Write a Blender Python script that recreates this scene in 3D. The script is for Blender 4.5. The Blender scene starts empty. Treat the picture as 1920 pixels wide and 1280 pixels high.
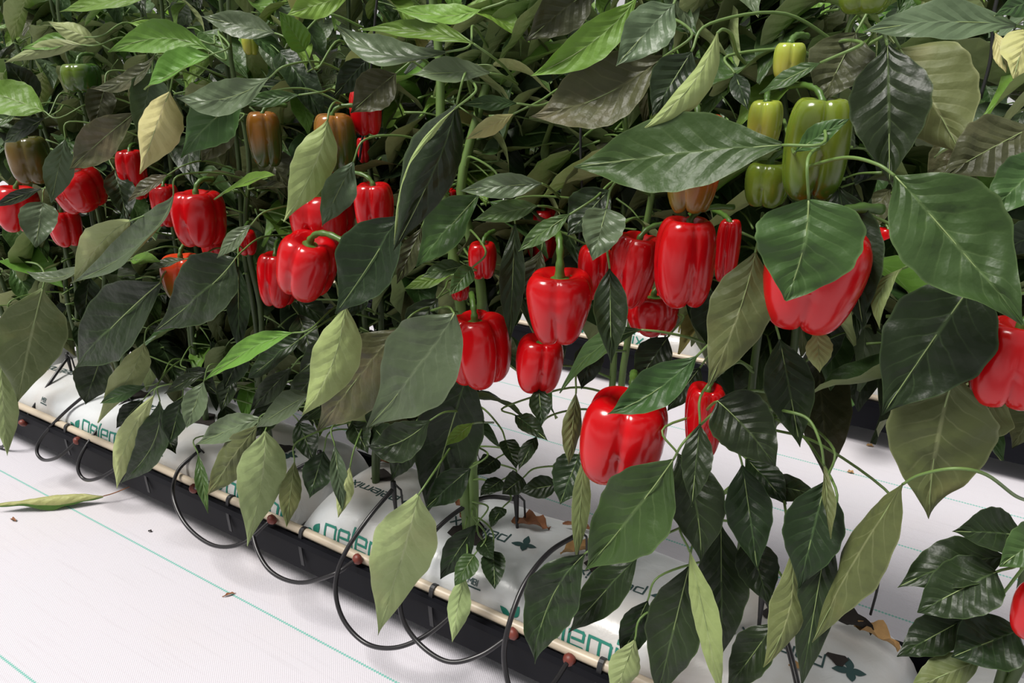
import bpy, math, random
import numpy as np
from mathutils import Vector, Matrix, noise

# ------------------------------------------------------------------ camera, world, light
PITCH = math.atan(560 / 1387.0); YAW = math.radians(31.3); F = 1387.0; CAMZ = 0.87
S = bpy.context.scene; COL = S.collection
cam_d = bpy.data.cameras.new('camera'); cam_d.lens = F / 1920 * 36; cam_d.sensor_width = 36
cam_d.clip_start = 0.02; cam_d.clip_end = 200
cam = bpy.data.objects.new('camera', cam_d); COL.objects.link(cam)
cam.location = (0, 0, CAMZ); cam.rotation_euler = (math.pi / 2 - PITCH, 0, YAW)
S.camera = cam
w = bpy.data.worlds.new('greenhouse_sky'); S.world = w; w.use_nodes = True
bg = w.node_tree.nodes['Background']; bg.inputs[0].default_value = (1.0, 0.985, 0.98, 1); bg.inputs[1].default_value = 0.48
sun_d = bpy.data.lights.new('sun', 'SUN'); sun_d.energy = 3.7; sun_d.angle = math.radians(22); sun_d.color = (1, .965, .91)
sun = bpy.data.objects.new('sun', sun_d); COL.objects.link(sun)
sun.rotation_euler = Vector((0.38, 0.42, -1.0)).to_track_quat('-Z', 'Y').to_euler()
vs = S.view_settings; vs.view_transform = 'Standard'; vs.look = 'None'; vs.gamma = 1; vs.use_curve_mapping = False
vs.exposure = 0.3

# ------------------------------------------------------------------ geometry helpers
CP, SP, CY, SY = math.cos(PITCH), math.sin(PITCH), math.cos(YAW), math.sin(YAW)
def ray(px, py):
    r = px - 960.0; u = 640.0 - py
    fw = F * CP + u * SP; up = -F * SP + u * CP
    return Vector((-SY * fw + CY * r, CY * fw + SY * r, up))
def at(px, py, Y):                      # the point on a pixel's sight line at distance Y across the rows
    d = ray(px, py); k = Y / d.y
    return Vector((d.x * k, Y, CAMZ + d.z * k))
def pxm(px, py, Y):                     # metres per pixel there
    return Y / ray(px, py).y
def atz(px, py, z):
    d = ray(px, py); k = (z - CAMZ) / d.z
    return Vector((d.x * k, d.y * k, z))
def project(p):
    d = p - Vector((0, 0, CAMZ)); r = CY * d.x + SY * d.y; h = -SY * d.x + CY * d.y
    fz = CP * h - SP * d.z; up = SP * h + CP * d.z
    if fz <= 1e-4: return None
    return (960 + F * r / fz, 640 - F * up / fz)

def link(o, parent=None):
    COL.objects.link(o)
    if parent is not None: o.parent = parent
    return o
def tag(o, label=None, cat=None, group=None, kind=None):
    if label: o['label'] = label
    if cat: o['category'] = cat
    if group: o['group'] = group
    if kind: o['kind'] = kind
    return o
def empty(name, loc=(0, 0, 0)):
    o = bpy.data.objects.new(name, None); o.location = loc; o.empty_display_size = .02
    return link(o)
class MB:
    def __init__(s): s.v = []; s.f = []; s.m = []; s.uv = []
    def add(s, vs, fs, mi=0, uv=None):
        b = len(s.v); s.v += [tuple(p) for p in vs]
        s.f += [tuple(i + b for i in f) for f in fs]; s.m += [mi] * len(fs)
        s.uv += (list(uv) if uv is not None else [(0.5, 0.5)] * len(vs))
    def mesh(s, name, mats, smooth=True):
        me = bpy.data.meshes.new(name); me.from_pydata(s.v, [], s.f)
        for m in mats: me.materials.append(m)
        me.polygons.foreach_set('material_index', s.m)
        uvl = me.uv_layers.new(name='uv')
        li = np.empty(len(me.loops), dtype=np.int32); me.loops.foreach_get('vertex_index', li)
        uvl.data.foreach_set('uv', np.array(s.uv, dtype=np.float32)[li].ravel())
        me.polygons.foreach_set('use_smooth', [smooth] * len(s.f)); me.update()
        return me
    def build(s, name, mats, parent=None, smooth=True, origin=None):
        if not isinstance(mats, (list, tuple)): mats = [mats]
        me = s.mesh(name, mats, smooth); o = bpy.data.objects.new(name, me)
        if origin is not None:
            me.transform(Matrix.Translation(-Vector(origin))); o.location = origin
        return link(o, parent)
    def box(s, a, b, mi=0):
        x0, y0, z0 = a; x1, y1, z1 = b
        s.add([(x0,y0,z0),(x1,y0,z0),(x1,y1,z0),(x0,y1,z0),(x0,y0,z1),(x1,y0,z1),(x1,y1,z1),(x0,y1,z1)],
              [(0,3,2,1),(4,5,6,7),(0,1,5,4),(1,2,6,5),(2,3,7,6),(3,0,4,7)], mi)
    def tube(s, pts, rad, n=6, mi=0, cap=True):
        pts = [Vector(p) for p in pts]
        if not hasattr(rad, '__len__'): rad = [rad] * len(pts)
        vs = []; fs = []; N = None
        for i, p in enumerate(pts):
            t = (pts[min(i + 1, len(pts) - 1)] - pts[max(i - 1, 0)]).normalized()
            if N is None:
                N = t.orthogonal().normalized()
            else:
                N = (N - t * N.dot(t))
                N = N.normalized() if N.length > 1e-6 else t.orthogonal().normalized()
            B = t.cross(N)
            for k in range(n):
                a = 2 * math.pi * k / n
                vs.append(p + (N * math.cos(a) + B * math.sin(a)) * rad[i])
        for i in range(len(pts) - 1):
            for k in range(n):
                k2 = (k + 1) % n
                fs.append((i * n + k, i * n + k2, (i + 1) * n + k2, (i + 1) * n + k))
        if cap:
            fs.append(tuple(range(n - 1, -1, -1))); b = (len(pts) - 1) * n; fs.append(tuple(range(b, b + n)))
        s.add(vs, fs, mi)
def spline(pts, n=8):                   # Catmull-Rom through points
    P = [Vector(p) for p in pts]
    if len(P) == 2: return [P[0].lerp(P[1], i / n) for i in range(n + 1)]
    P = [P[0] * 2 - P[1]] + P + [P[-1] * 2 - P[-2]]; out = []
    for i in range(1, len(P) - 2):
        a, b, c, d = P[i - 1:i + 3]
        for k in range(n):
            t = k / n
            out.append(.5 * ((2 * b) + (c - a) * t + (2 * a - 5 * b + 4 * c - d) * t * t + (3 * b - a - 3 * c + d) * t ** 3))
    out.append(P[-2]); return out

# ------------------------------------------------------------------ materials
def mat(name):
    m = bpy.data.materials.new(name); m.use_nodes = True
    nt = m.node_tree; b = nt.nodes['Principled BSDF']
    return m, nt, b
def nd(nt, t, **kw):
    n = nt.nodes.new(t)
    for k, v in kw.items(): setattr(n, k, v)
    return n
def mth(nt, op, a, b=None, c=None):
    n = nt.nodes.new('ShaderNodeMath'); n.operation = op
    for i, x in enumerate((a, b, c)):
        if x is None: continue
        if isinstance(x, (int, float)): n.inputs[i].default_value = x
        else: nt.links.new(x, n.inputs[i])
    return n.outputs[0]
def mixc(nt, f, a, b):
    n = nt.nodes.new('ShaderNodeMix'); n.data_type = 'RGBA'
    for i, x in ((0, f), (6, a), (7, b)):
        if isinstance(x, (int, float)): n.inputs[i].default_value = x
        elif isinstance(x, tuple): n.inputs[i].default_value = (*x, 1)
        else: nt.links.new(x, n.inputs[i])
    return n.outputs[2]
def simple(name, col, rough=.5, var=.0, scale=20, metal=0, bump=0, spec=.5):
    m, nt, b = mat(name)
    b.inputs['Roughness'].default_value = rough; b.inputs['Metallic'].default_value = metal
    b.inputs['Specular IOR Level'].default_value = spec
    tc = nd(nt, 'ShaderNodeTexCoord'); nz = nd(nt, 'ShaderNodeTexNoise'); nz.inputs['Scale'].default_value = scale
    nz.inputs['Detail'].default_value = 5
    nt.links.new(tc.outputs['Object'], nz.inputs['Vector'])
    lo = tuple(c * (1 - var) for c in col); hi = tuple(min(1, c * (1 + var)) for c in col)
    nt.links.new(mixc(nt, nz.outputs[0], lo, hi), b.inputs['Base Color'])
    if bump:
        bp = nd(nt, 'ShaderNodeBump'); bp.inputs['Strength'].default_value = bump; bp.inputs['Distance'].default_value = .002
        nt.links.new(nz.outputs[0], bp.inputs['Height']); nt.links.new(bp.outputs[0], b.inputs['Normal'])
    return m

def leaf_mat(name, base, vein, patch=None, patch_amt=.5, rough=.42, trans=.22, veinamt=.45, bump=.6, trcol=None):
    m, nt, b = mat(name); L = nt.links
    uv = nd(nt, 'ShaderNodeUVMap'); uv.uv_map = 'uv'
    sp = nd(nt, 'ShaderNodeSeparateXYZ'); L.new(uv.outputs[0], sp.inputs[0])
    a = mth(nt, 'MULTIPLY', mth(nt, 'ABSOLUTE', mth(nt, 'SUBTRACT', sp.outputs[0], .5)), 2.0)
    tc = nd(nt, 'ShaderNodeTexCoord'); nz = nd(nt, 'ShaderNodeTexNoise'); nz.inputs['Scale'].default_value = 28; nz.inputs['Detail'].default_value = 3
    L.new(tc.outputs['Object'], nz.inputs['Vector'])
    s = mth(nt, 'SUBTRACT', mth(nt, 'MULTIPLY', sp.outputs[1], 7.5), mth(nt, 'MULTIPLY', mth(nt, 'POWER', a, .8), 1.7))
    s = mth(nt, 'ADD', s, mth(nt, 'MULTIPLY', nz.outputs[0], .9))
    fr = mth(nt, 'ABSOLUTE', mth(nt, 'SUBTRACT', mth(nt, 'FRACT', s), .5))      # 0 at vein, .5 between
    lat = nd(nt, 'ShaderNodeMapRange'); lat.interpolation_type = 'SMOOTHSTEP'
    lat.inputs[1].default_value = 0; lat.inputs[2].default_value = .085; lat.inputs[3].default_value = 1; lat.inputs[4].default_value = 0
    L.new(fr, lat.inputs[0])
    latm = mth(nt, 'MULTIPLY', lat.outputs[0], mth(nt, 'SUBTRACT', 1.0, a))
    mid = nd(nt, 'ShaderNodeMapRange'); mid.interpolation_type = 'SMOOTHSTEP'
    mid.inputs[1].default_value = 0.012; mid.inputs[2].default_value = .06; mid.inputs[3].default_value = 1; mid.inputs[4].default_value = 0
    L.new(a, mid.inputs[0])
    vm = mth(nt, 'MAXIMUM', mid.outputs[0], mth(nt, 'MULTIPLY', latm, .6))
    rim = nd(nt, 'ShaderNodeMapRange'); rim.interpolation_type = 'SMOOTHSTEP'; rim.inputs[1].default_value = .93; rim.inputs[2].default_value = 1.0; rim.inputs[4].default_value = .8
    L.new(a, rim.inputs[0]); vm = mth(nt, 'MAXIMUM', vm, rim.outputs[0])
    oi = nd(nt, 'ShaderNodeObjectInfo')
    n2 = nd(nt, 'ShaderNodeTexNoise'); n2.inputs['Scale'].default_value = 14; n2.inputs['Detail'].default_value = 4
    n2.noise_dimensions = '4D'; L.new(tc.outputs['Object'], n2.inputs['Vector']); L.new(mth(nt, 'MULTIPLY', oi.outputs['Random'], 37.0), n2.inputs['W'])
    lo = tuple(c * .72 for c in base); hi = tuple(min(1, c * 1.3) for c in base)
    col = mixc(nt, n2.outputs[0], lo, hi)
    if patch:
        pr = nd(nt, 'ShaderNodeMapRange'); pr.inputs[1].default_value = .52; pr.inputs[2].default_value = .72
        pr.inputs[4].default_value = patch_amt
        L.new(n2.outputs[0], pr.inputs[0]); col = mixc(nt, pr.outputs[0], col, patch)
    col = mixc(nt, mth(nt, 'MULTIPLY', vm, veinamt), col, vein)
    hsv = nd(nt, 'ShaderNodeHueSaturation')
    L.new(col, hsv.inputs['Color'])
    L.new(mth(nt, 'ADD', .78, mth(nt, 'MULTIPLY', oi.outputs['Random'], .44)), hsv.inputs['Value'])
    L.new(mth(nt, 'ADD', .485, mth(nt, 'MULTIPLY', mth(nt, 'FRACT', mth(nt, 'MULTIPLY', oi.outputs['Random'], 7.3)), .03)), hsv.inputs['Hue'])
    L.new(hsv.outputs[0], b.inputs['Base Color'])
    b.inputs['Roughness'].default_value = rough; b.inputs['Specular IOR Level'].default_value = .32
    nf = nd(nt, 'ShaderNodeTexNoise'); nf.inputs['Scale'].default_value = 160; L.new(tc.outputs['Object'], nf.inputs['Vector'])
    h = mth(nt, 'ADD', mth(nt, 'MULTIPLY', mth(nt, 'MULTIPLY', fr, mth(nt, 'SUBTRACT', 1.1, a)), .9), mth(nt, 'MULTIPLY', nf.outputs[0], .25))
    h = mth(nt, 'ADD', h, mth(nt, 'MULTIPLY', n2.outputs[0], 1.0))
    vo = nd(nt, 'ShaderNodeTexNoise'); vo.inputs['Scale'].default_value = 62; vo.inputs['Detail'].default_value = 1; L.new(tc.outputs['Object'], vo.inputs['Vector'])
    h = mth(nt, 'ADD', h, mth(nt, 'MULTIPLY', vo.outputs[0], .8))
    bp = nd(nt, 'ShaderNodeBump'); bp.inputs['Strength'].default_value = bump; bp.inputs['Distance'].default_value = .004
    L.new(h, bp.inputs['Height']); L.new(bp.outputs[0], b.inputs['Normal'])
    tr = nd(nt, 'ShaderNodeBsdfTranslucent')
    tcx = nd(nt, 'ShaderNodeHueSaturation'); tcx.inputs['Value'].default_value = 1.6; tcx.inputs['Saturation'].default_value = 1.15
    L.new(hsv.outputs[0], tcx.inputs['Color']); L.new(tcx.outputs[0], tr.inputs[0])
    mx = nd(nt, 'ShaderNodeMixShader'); mx.inputs[0].default_value = trans
    L.new(b.outputs[0], mx.inputs[1]); L.new(tr.outputs[0], mx.inputs[2])
    L.new(mx.outputs[0], nt.nodes['Material Output'].inputs[0])
    return m
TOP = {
 'd': leaf_mat('leaf_mature_shaded', (.0165, .030, .0105), (.10, .16, .06), rough=.40),  # mature green with shade put in; differs from the mid green largely by lighting
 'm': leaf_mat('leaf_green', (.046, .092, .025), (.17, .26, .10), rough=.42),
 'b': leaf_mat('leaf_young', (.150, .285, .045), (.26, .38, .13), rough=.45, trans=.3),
 'g': leaf_mat('leaf_waxy', (.105, .148, .080), (.20, .26, .15), rough=.36),
 'k': leaf_mat('leaf_bronzed', (.062, .068, .029), (.16, .17, .08), patch=(.16, .12, .07), rough=.44, bump=.85),
 'y': leaf_mat('leaf_yellowing', (.40, .37, .13), (.50, .46, .22), rough=.5, trans=.3),
}
UND = {
 'u': leaf_mat('leaf_underside', (.33, .40, .17), (.42, .46, .25), rough=.55, veinamt=.6, patch=(.33, .33, .15)),
 'o': leaf_mat('leaf_underside_olive', (.115, .142, .050), (.28, .31, .15), rough=.55, veinamt=.65, patch=(.20, .17, .06)),
 'e': leaf_mat('leaf_underside_young', (.33, .43, .16), (.46, .54, .28), rough=.55, veinamt=.55),
 'w': leaf_mat('leaf_underside_yellow', (.54, .52, .22), (.55, .50, .27), rough=.55, veinamt=.6),
}
M = {}
M['stem'] = simple('stem_green', (.042, .070, .018), .45, .35, 30)
M['petiole'] = simple('petiole_green', (.12, .20, .05), .45, .25, 30)
M['rib'] = simple('midrib_green', (.22, .29, .11), .5, .2, 30)
M['calyx'] = simple('calyx_green', (.065, .135, .022), .4, .35, 60, bump=.3)
def pepper_mat(name, c1, c2, scale=9, lo=.45, hi=.6, rough=.2, zdep=0):
    m, nt, b = mat(name); L = nt.links
    tc = nd(nt, 'ShaderNodeTexCoord'); nz = nd(nt, 'ShaderNodeTexNoise'); nz.inputs['Scale'].default_value = scale; nz.inputs['Detail'].default_value = 3
    L.new(tc.outputs['Object'], nz.inputs['Vector'])
    f = nz.outputs[0]
    if zdep:
        sx = nd(nt, 'ShaderNodeSeparateXYZ'); L.new(tc.outputs['Object'], sx.inputs[0])
        f = mth(nt, 'ADD', f, mth(nt, 'MULTIPLY', sx.outputs[2], zdep))
    mr = nd(nt, 'ShaderNodeMapRange'); mr.inputs[1].default_value = lo; mr.inputs[2].default_value = hi; L.new(f, mr.inputs[0])
    L.new(mixc(nt, mr.outputs[0], c1, c2), b.inputs['Base Color'])
    b.inputs['Roughness'].default_value = rough; b.inputs['Specular IOR Level'].default_value = .5
    b.inputs['Subsurface Weight'].default_value = .12; b.inputs['Subsurface Scale'].default_value = .01
    b.inputs['Subsurface Radius'].default_value = (1, .3, .2)
    n2 = nd(nt, 'ShaderNodeTexNoise'); n2.inputs['Scale'].default_value = 22; L.new(tc.outputs['Object'], n2.inputs['Vector'])
    bp = nd(nt, 'ShaderNodeBump'); bp.inputs['Strength'].default_value = .08; bp.inputs['Distance'].default_value = .006
    L.new(n2.outputs[0], bp.inputs['Height']); L.new(bp.outputs[0], b.inputs['Normal'])
    return m
PM = {
 'red': pepper_mat('pepper_red', (.42, .002, .004), (.56, .003, .007)),
 'orange': pepper_mat('pepper_orange_red', (.60, .055, .015), (.16, .10, .012), lo=.5, hi=.75, zdep=-5),
 'green': pepper_mat('pepper_green', (.05, .115, .010), (.24, .29, .03), lo=.40, hi=.85, zdep=5),
 'lime': pepper_mat('pepper_lime', (.33, .40, .05), (.50, .36, .08), lo=.5, hi=.8),
 'deep': pepper_mat('pepper_deep_green', (.03, .085, .012), (.16, .22, .02), lo=.5, hi=.8, zdep=5),
 'turn': pepper_mat('pepper_turning', (.045, .070, .011), (.33, .115, .015), lo=.48, hi=.78, zdep=7),
 'brown': pepper_mat('pepper_brown_green', (.045, .062, .010), (.15, .085, .020), lo=.4, hi=.7),
}
M['scar'] = simple('blossom_scar', (.55, .33, .12), .8, .3, 80)
M['gutter'] = simple('gutter_black', (.005, .0054, .008), .6, .25, 14, bump=.05, spec=.10)
M['tube'] = simple('tube_black', (.014, .013, .015), .34, .2, 30)
M['nozzle'] = simple('nozzle_red', (.15, .028, .018), .5, .3, 80)
M['pipe'] = simple('pipe_beige', (.50, .42, .32), .4, .10, 10)
M['clip'] = simple('clip_black', (.012, .012, .014), .5, .2, 40)
M['soil'] = simple('soil_dark', (.018, .014, .012), .95, .5, 120, bump=.8)
M['straw'] = simple('dried_straw', (.42, .25, .10), .8, .5, 70, bump=.5)
M['dry'] = simple('dried_leaf_brown', (.24, .10, .045), .85, .6, 60, bump=.5)
M['teal'] = simple('print_teal', (.012, .17, .125), .6, .15, 60)
M['ink'] = simple('print_dark', (.018, .055, .055), .6, .25, 60)
M['string'] = simple('support_string', (.015, .015, .016), .7, .2, 60)
M['stake'] = simple('stake_black', (.010, .010, .011), .45, .2, 40)
def bag_mat():
    m, nt, b = mat('bag_white_film'); L = nt.links
    tc = nd(nt, 'ShaderNodeTexCoord'); nz = nd(nt, 'ShaderNodeTexNoise'); nz.inputs['Scale'].default_value = 7; nz.inputs['Detail'].default_value = 6
    L.new(tc.outputs['Object'], nz.inputs['Vector'])
    mr = nd(nt, 'ShaderNodeMapRange'); mr.inputs[1].default_value = .45; mr.inputs[2].default_value = .72; L.new(nz.outputs[0], mr.inputs[0])
    L.new(mixc(nt, mr.outputs[0], (.57, .59, .605), (.48, .45, .42)), b.inputs['Base Color'])
    b.inputs['Roughness'].default_value = .32
    n2 = nd(nt, 'ShaderNodeTexNoise'); n2.inputs['Scale'].default_value = 30; n2.inputs['Detail'].default_value = 3; n2.inputs['Distortion'].default_value = 1.2
    L.new(tc.outputs['Object'], n2.inputs['Vector'])
    bp = nd(nt, 'ShaderNodeBump'); bp.inputs['Strength'].default_value = .35; bp.inputs['Distance'].default_value = .004
    L.new(n2.outputs[0], bp.inputs['Height']); L.new(bp.outputs[0], b.inputs['Normal'])
    return m
M['bag'] = bag_mat()
LINES = [.052, .336, .612, .92, 1.14, 1.35, 1.57, 1.90, 2.2]
def floor_mat():
    m, nt, b = mat('ground_cover_fabric'); L = nt.links
    tc = nd(nt, 'ShaderNodeTexCoord'); sp = nd(nt, 'ShaderNodeSeparateXYZ'); L.new(tc.outputs['Object'], sp.inputs[0])
    x, y = sp.outputs[0], sp.outputs[1]
    nz = nd(nt, 'ShaderNodeTexNoise'); nz.inputs['Scale'].default_value = 2.2; nz.inputs['Detail'].default_value = 7; L.new(tc.outputs['Object'], nz.inputs['Vector'])
    mr = nd(nt, 'ShaderNodeMapRange'); mr.inputs[1].default_value = .5; mr.inputs[2].default_value = .8; mr.inputs[4].default_value = .55; L.new(nz.outputs[0], mr.inputs[0])
    col = mixc(nt, mr.outputs[0], (.590, .568, .618), (.59, .535, .51))
    mp = nd(nt, 'ShaderNodeMapping'); mp.inputs['Scale'].default_value = (6, 140, 1); L.new(tc.outputs['Object'], mp.inputs[0])
    st = nd(nt, 'ShaderNodeTexNoise'); st.inputs['Scale'].default_value = 1; st.inputs['Detail'].default_value = 4; L.new(mp.outputs[0], st.inputs['Vector'])
    m2 = nd(nt, 'ShaderNodeMapRange'); m2.inputs[1].default_value = .55; m2.inputs[2].default_value = .85; m2.inputs[4].default_value = .35; L.new(st.outputs[0], m2.inputs[0])
    col = mixc(nt, m2.outputs[0], col, (.44, .41, .44))
    # woven green marker threads
    d = None
    for yy in LINES:
        e = mth(nt, 'ABSOLUTE', mth(nt, 'SUBTRACT', y, yy)); d = e if d is None else mth(nt, 'MINIMUM', d, e)
    th = mth(nt, 'ADD', .0015, mth(nt, 'MULTIPLY', mth(nt, 'SINE', mth(nt, 'MULTIPLY', x, 1250.0)), .0010))
    ln = mth(nt, 'LESS_THAN', d, th)
    col = mixc(nt, mth(nt, 'MULTIPLY', ln, .75), col, (.05, .40, .31))
    L.new(col, b.inputs['Base Color']); b.inputs['Roughness'].default_value = .55
    wv = mth(nt, 'MULTIPLY', mth(nt, 'SINE', mth(nt, 'MULTIPLY', x, 1500.0)), mth(nt, 'SINE', mth(nt, 'MULTIPLY', y, 1500.0)))
    bp = nd(nt, 'ShaderNodeBump'); bp.inputs['Strength'].default_value = .25; bp.inputs['Distance'].default_value = .001
    L.new(wv, bp.inputs['Height']); L.new(bp.outputs[0], b.inputs['Normal'])
    return m
M['floor'] = floor_mat()

# ------------------------------------------------------------------ floor
b = MB(); b.box((-14, -4, -.03), (6, 14, 0)); fl = b.build('floor', M['floor'], smooth=False)
tag(fl, 'white woven ground cover with thin green threads', 'floor', kind='structure')

# ------------------------------------------------------------------ gutters, bags, pipes
ROW = [0.80, 1.825, 2.85]
BAG_Z = .098; BAG_W = .108; BAG_H = .078
PROF = []
for i in range(401):
    a = math.pi * i / 400; c, s_ = math.cos(a), math.sin(a)
    PROF.append((-math.copysign(abs(c) ** .55, c) * BAG_W, s_ ** .55 * BAG_H))
ACC = [0]
for i in range(1, 401): ACC.append(ACC[-1] + math.dist(PROF[i], PROF[i - 1]))
ALEN = ACC[-1]
def prof(sv):
    return float(np.interp(sv, ACC, [p[0] for p in PROF])), float(np.interp(sv, ACC, [p[1] for p in PROF]))
_ac = np.array(ACC); _py = np.array([p[0] for p in PROF]); _pz = np.array([p[1] for p in PROF])
def bag_pt(x, sv, x0, x1, yc, seed, off=0.0):
    py = float(np.interp(sv, _ac, _py)); pz = float(np.interp(sv, _ac, _pz))
    e = min(x - x0, x1 - x); k = max(0.0, min(1.0, e / .055)); k = math.sin(k * math.pi / 2) ** .7
    nx = noise.noise(Vector((x * 9, py * 16 + seed, pz * 16))) * .006 + noise.noise(Vector((x * 26, py * 30, seed))) * .0022
    hz = pz * (.10 + .90 * k); hz += nx * (pz / BAG_H) * k
    yy = py * (.93 + .07 * k) + nx * .5 * k
    n = Vector((0, py / BAG_W ** 2 * .35, pz / BAG_H ** 2)); n = n.normalized() if n.length > 0 else Vector((0, 0, 1))
    return Vector((x, yc + yy, BAG_Z + hz)) + n * off
def s_of_y(dy):                         # arc position on the top side at a given offset across the bag
    return float(np.interp(dy, _py, _ac))
def strip(mb, pts2, wd, fn, closed=False):
    """a flat printed stroke: 2D polyline pts2 (metres) of width wd laid on the film by fn(u, v)"""
    pl = []
    for i in range(len(pts2) - 1):
        (ax, ay), (bx, by) = pts2[i], pts2[i + 1]; n = max(1, int(math.dist(pts2[i], pts2[i + 1]) / .004))
        dx, dy = bx - ax, by - ay; l = math.hypot(dx, dy); ux, uy = dx / l, dy / l
        ext = wd / 2
        a0 = (ax - ux * ext, ay - uy * ext); b0 = (bx + ux * ext, by + uy * ext)
        vs = []; fs = []
        for k in range(n + 1):
            t = k / n; cx = a0[0] + (b0[0] - a0[0]) * t; cy = a0[1] + (b0[1] - a0[1]) * t
            vs.append(fn(cx - uy * wd / 2, cy + ux * wd / 2)); vs.append(fn(cx + uy * wd / 2, cy - ux * wd / 2))
        for k in range(n): fs.append((2 * k, 2 * k + 1, 2 * k + 3, 2 * k + 2))
        mb.add(vs, fs)
GLY = {
 'P': (.62, [[(0, -.28), (0, .62), (.56, .62), (.62, .56), (.62, .06), (.56, 0), (.18, 0)]]),
 'e': (.58, [[(.55, 0), (.06, 0), (0, .06), (0, .56), (.06, .62), (.52, .62), (.58, .56), (.58, .30), (.14, .30)]]),
 'l': (.02, [[(0, 0), (0, .86)]]),
 'm': (.90, [[(0, 0), (0, .62), (.84, .62), (.90, .56), (.90, 0)], [(.45, .62), (.45, 0)]]),
 'i': (.02, [[(0, 0), (0, .60)], [(0, .80), (0, .86)]]),
 'x': (.52, [[(0, 0), (.52, .62)], [(0, .62), (.52, 0)]]),
 'M': (.62, [[(0, 0), (0, .8), (.31, .3), (.62, .8), (.62, 0)]]),
 'B': (.5, [[(0, 0), (0, .8), (.42, .8), (.46, .62), (.40, .42), (0, .42)], [(.40, .42), (.5, .28), (.46, 0), (0, 0)]]),
 'I': (.02, [[(0, 0), (0, .8)]]),
}
def text(mb, word, size, wd, fn, gap=.22):
    x = 0
    for ch in word:
        wdt, pl = GLY[ch]
        for p in pl: strip(mb, [((x + a) * size, c * size) for a, c in p], wd, fn)
        x += wdt + gap
    return x * size
def petal(mb, cx, cy, ang, ln, wd, fn):
    n = 8; L_ = []; R_ = []
    for k in range(n + 1):
        t = k / n; h = math.sin(math.pi * t ** .85) * wd / 2 + .0002
        ca, sa = math.cos(ang), math.sin(ang); px, py = cx + ca * ln * t, cy + sa * ln * t
        L_.append(fn(px - sa * h, py + ca * h)); R_.append(fn(px + sa * h, py - ca * h))
    vs = []; fs = []
    for a, c in zip(L_, R_): vs += [a, c]
    for k in range(n): fs.append((2 * k, 2 * k + 1, 2 * k + 3, 2 * k + 2))
    mb.add(vs, fs)
def grow_bag(x0, x1, yc, seed, label, group, fronts=(), tops=(), smalls=(), holes=()):
    t = empty('grow_bag', (x0 * .5 + x1 * .5, yc, BAG_Z)); org = t.location.copy()
    mb = MB(); NX = max(20, int((x1 - x0) / .011)); NS = 34; vs = []; fs = []
    for i in range(NX + 1):
        for j in range(NS + 1): vs.append(bag_pt(x0 + (x1 - x0) * i / NX, ALEN * j / NS, x0, x1, yc, seed) - org)
    for i in range(NX):
        for j in range(NS):
            a = i * (NS + 1) + j; fs.append((a, a + NS + 1, a + NS + 2, a + 1))
    for i in range(NX): fs.append((i * (NS + 1), i * (NS + 1) + NS, (i + 1) * (NS + 1) + NS, (i + 1) * (NS + 1)))
    mb.add(vs, fs); mb.build('film', M['bag'], t)
    def front(xa, s0): return lambda u, v: bag_pt(min(max(xa + u, x0), x1), s0 + v, x0, x1, yc, seed, .0009) - org
    def top(xa, s0): return lambda u, v: bag_pt(min(max(xa - u, x0), x1), s0 - v, x0, x1, yc, seed, .0009) - org
    for xa in fronts:
        mb = MB(); text(mb, 'Pelemix', .035, .0038, front(xa + .036, .030)); mb.build('lettering', M['teal'], t, smooth=False)
        mb = MB(); f = front(xa, .022)
        petal(mb, .010, .006, math.radians(150), .020, .010, f); petal(mb, .012, .008, math.radians(60), .022, .014, f)
        petal(mb, .012, .004, math.radians(-35), .018, .007, f); mb.build('leaf_emblem', M['teal'], t, smooth=False)
    for xa in tops:
        s0 = s_of_y(-.012)
        mb = MB(); text(mb, 'Pelemix', .0215, .0024, top(xa - .030, s0)); mb.build('lettering', M['ink'], t, smooth=False)
        mb = MB(); f = top(xa, s0)
        for a_, ln in ((20, .021), (105, .017), (195, .018), (285, .021)): petal(mb, 0, .003, math.radians(a_), ln, .0105, f)
        mb.build('clover_emblem', M['ink'], t, smooth=False)
    for xa in smalls:
        mb = MB(); f = front(xa, .052); text(mb, 'MBI', .010, .0013, f); strip(mb, [(0, -.004), (.022, -.004)], .0022, f)
        mb.build('small_print', M['ink'], t, smooth=False)
    for (hx, hy, hr) in holes:
        mb = MB(); vs = []; n = 12
        vs.append(bag_pt(hx, s_of_y(hy), x0, x1, yc, seed, .0015) - org)
        for k in range(n):
            a_ = 2 * math.pi * k / n; rr = hr * (1 + .25 * math.sin(3 * a_ + hx * 40))
            vs.append(bag_pt(hx + rr * math.cos(a_), s_of_y(hy + rr * .8 * math.sin(a_)), x0, x1, yc, seed, .0015) - org)
        mb.add(vs, [(0, k + 1, (k + 1) % n + 1) for k in range(n)]); mb.build('planting_hole', M['soil'], t)
    tag(t, label, 'grow bag', group); return t
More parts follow.
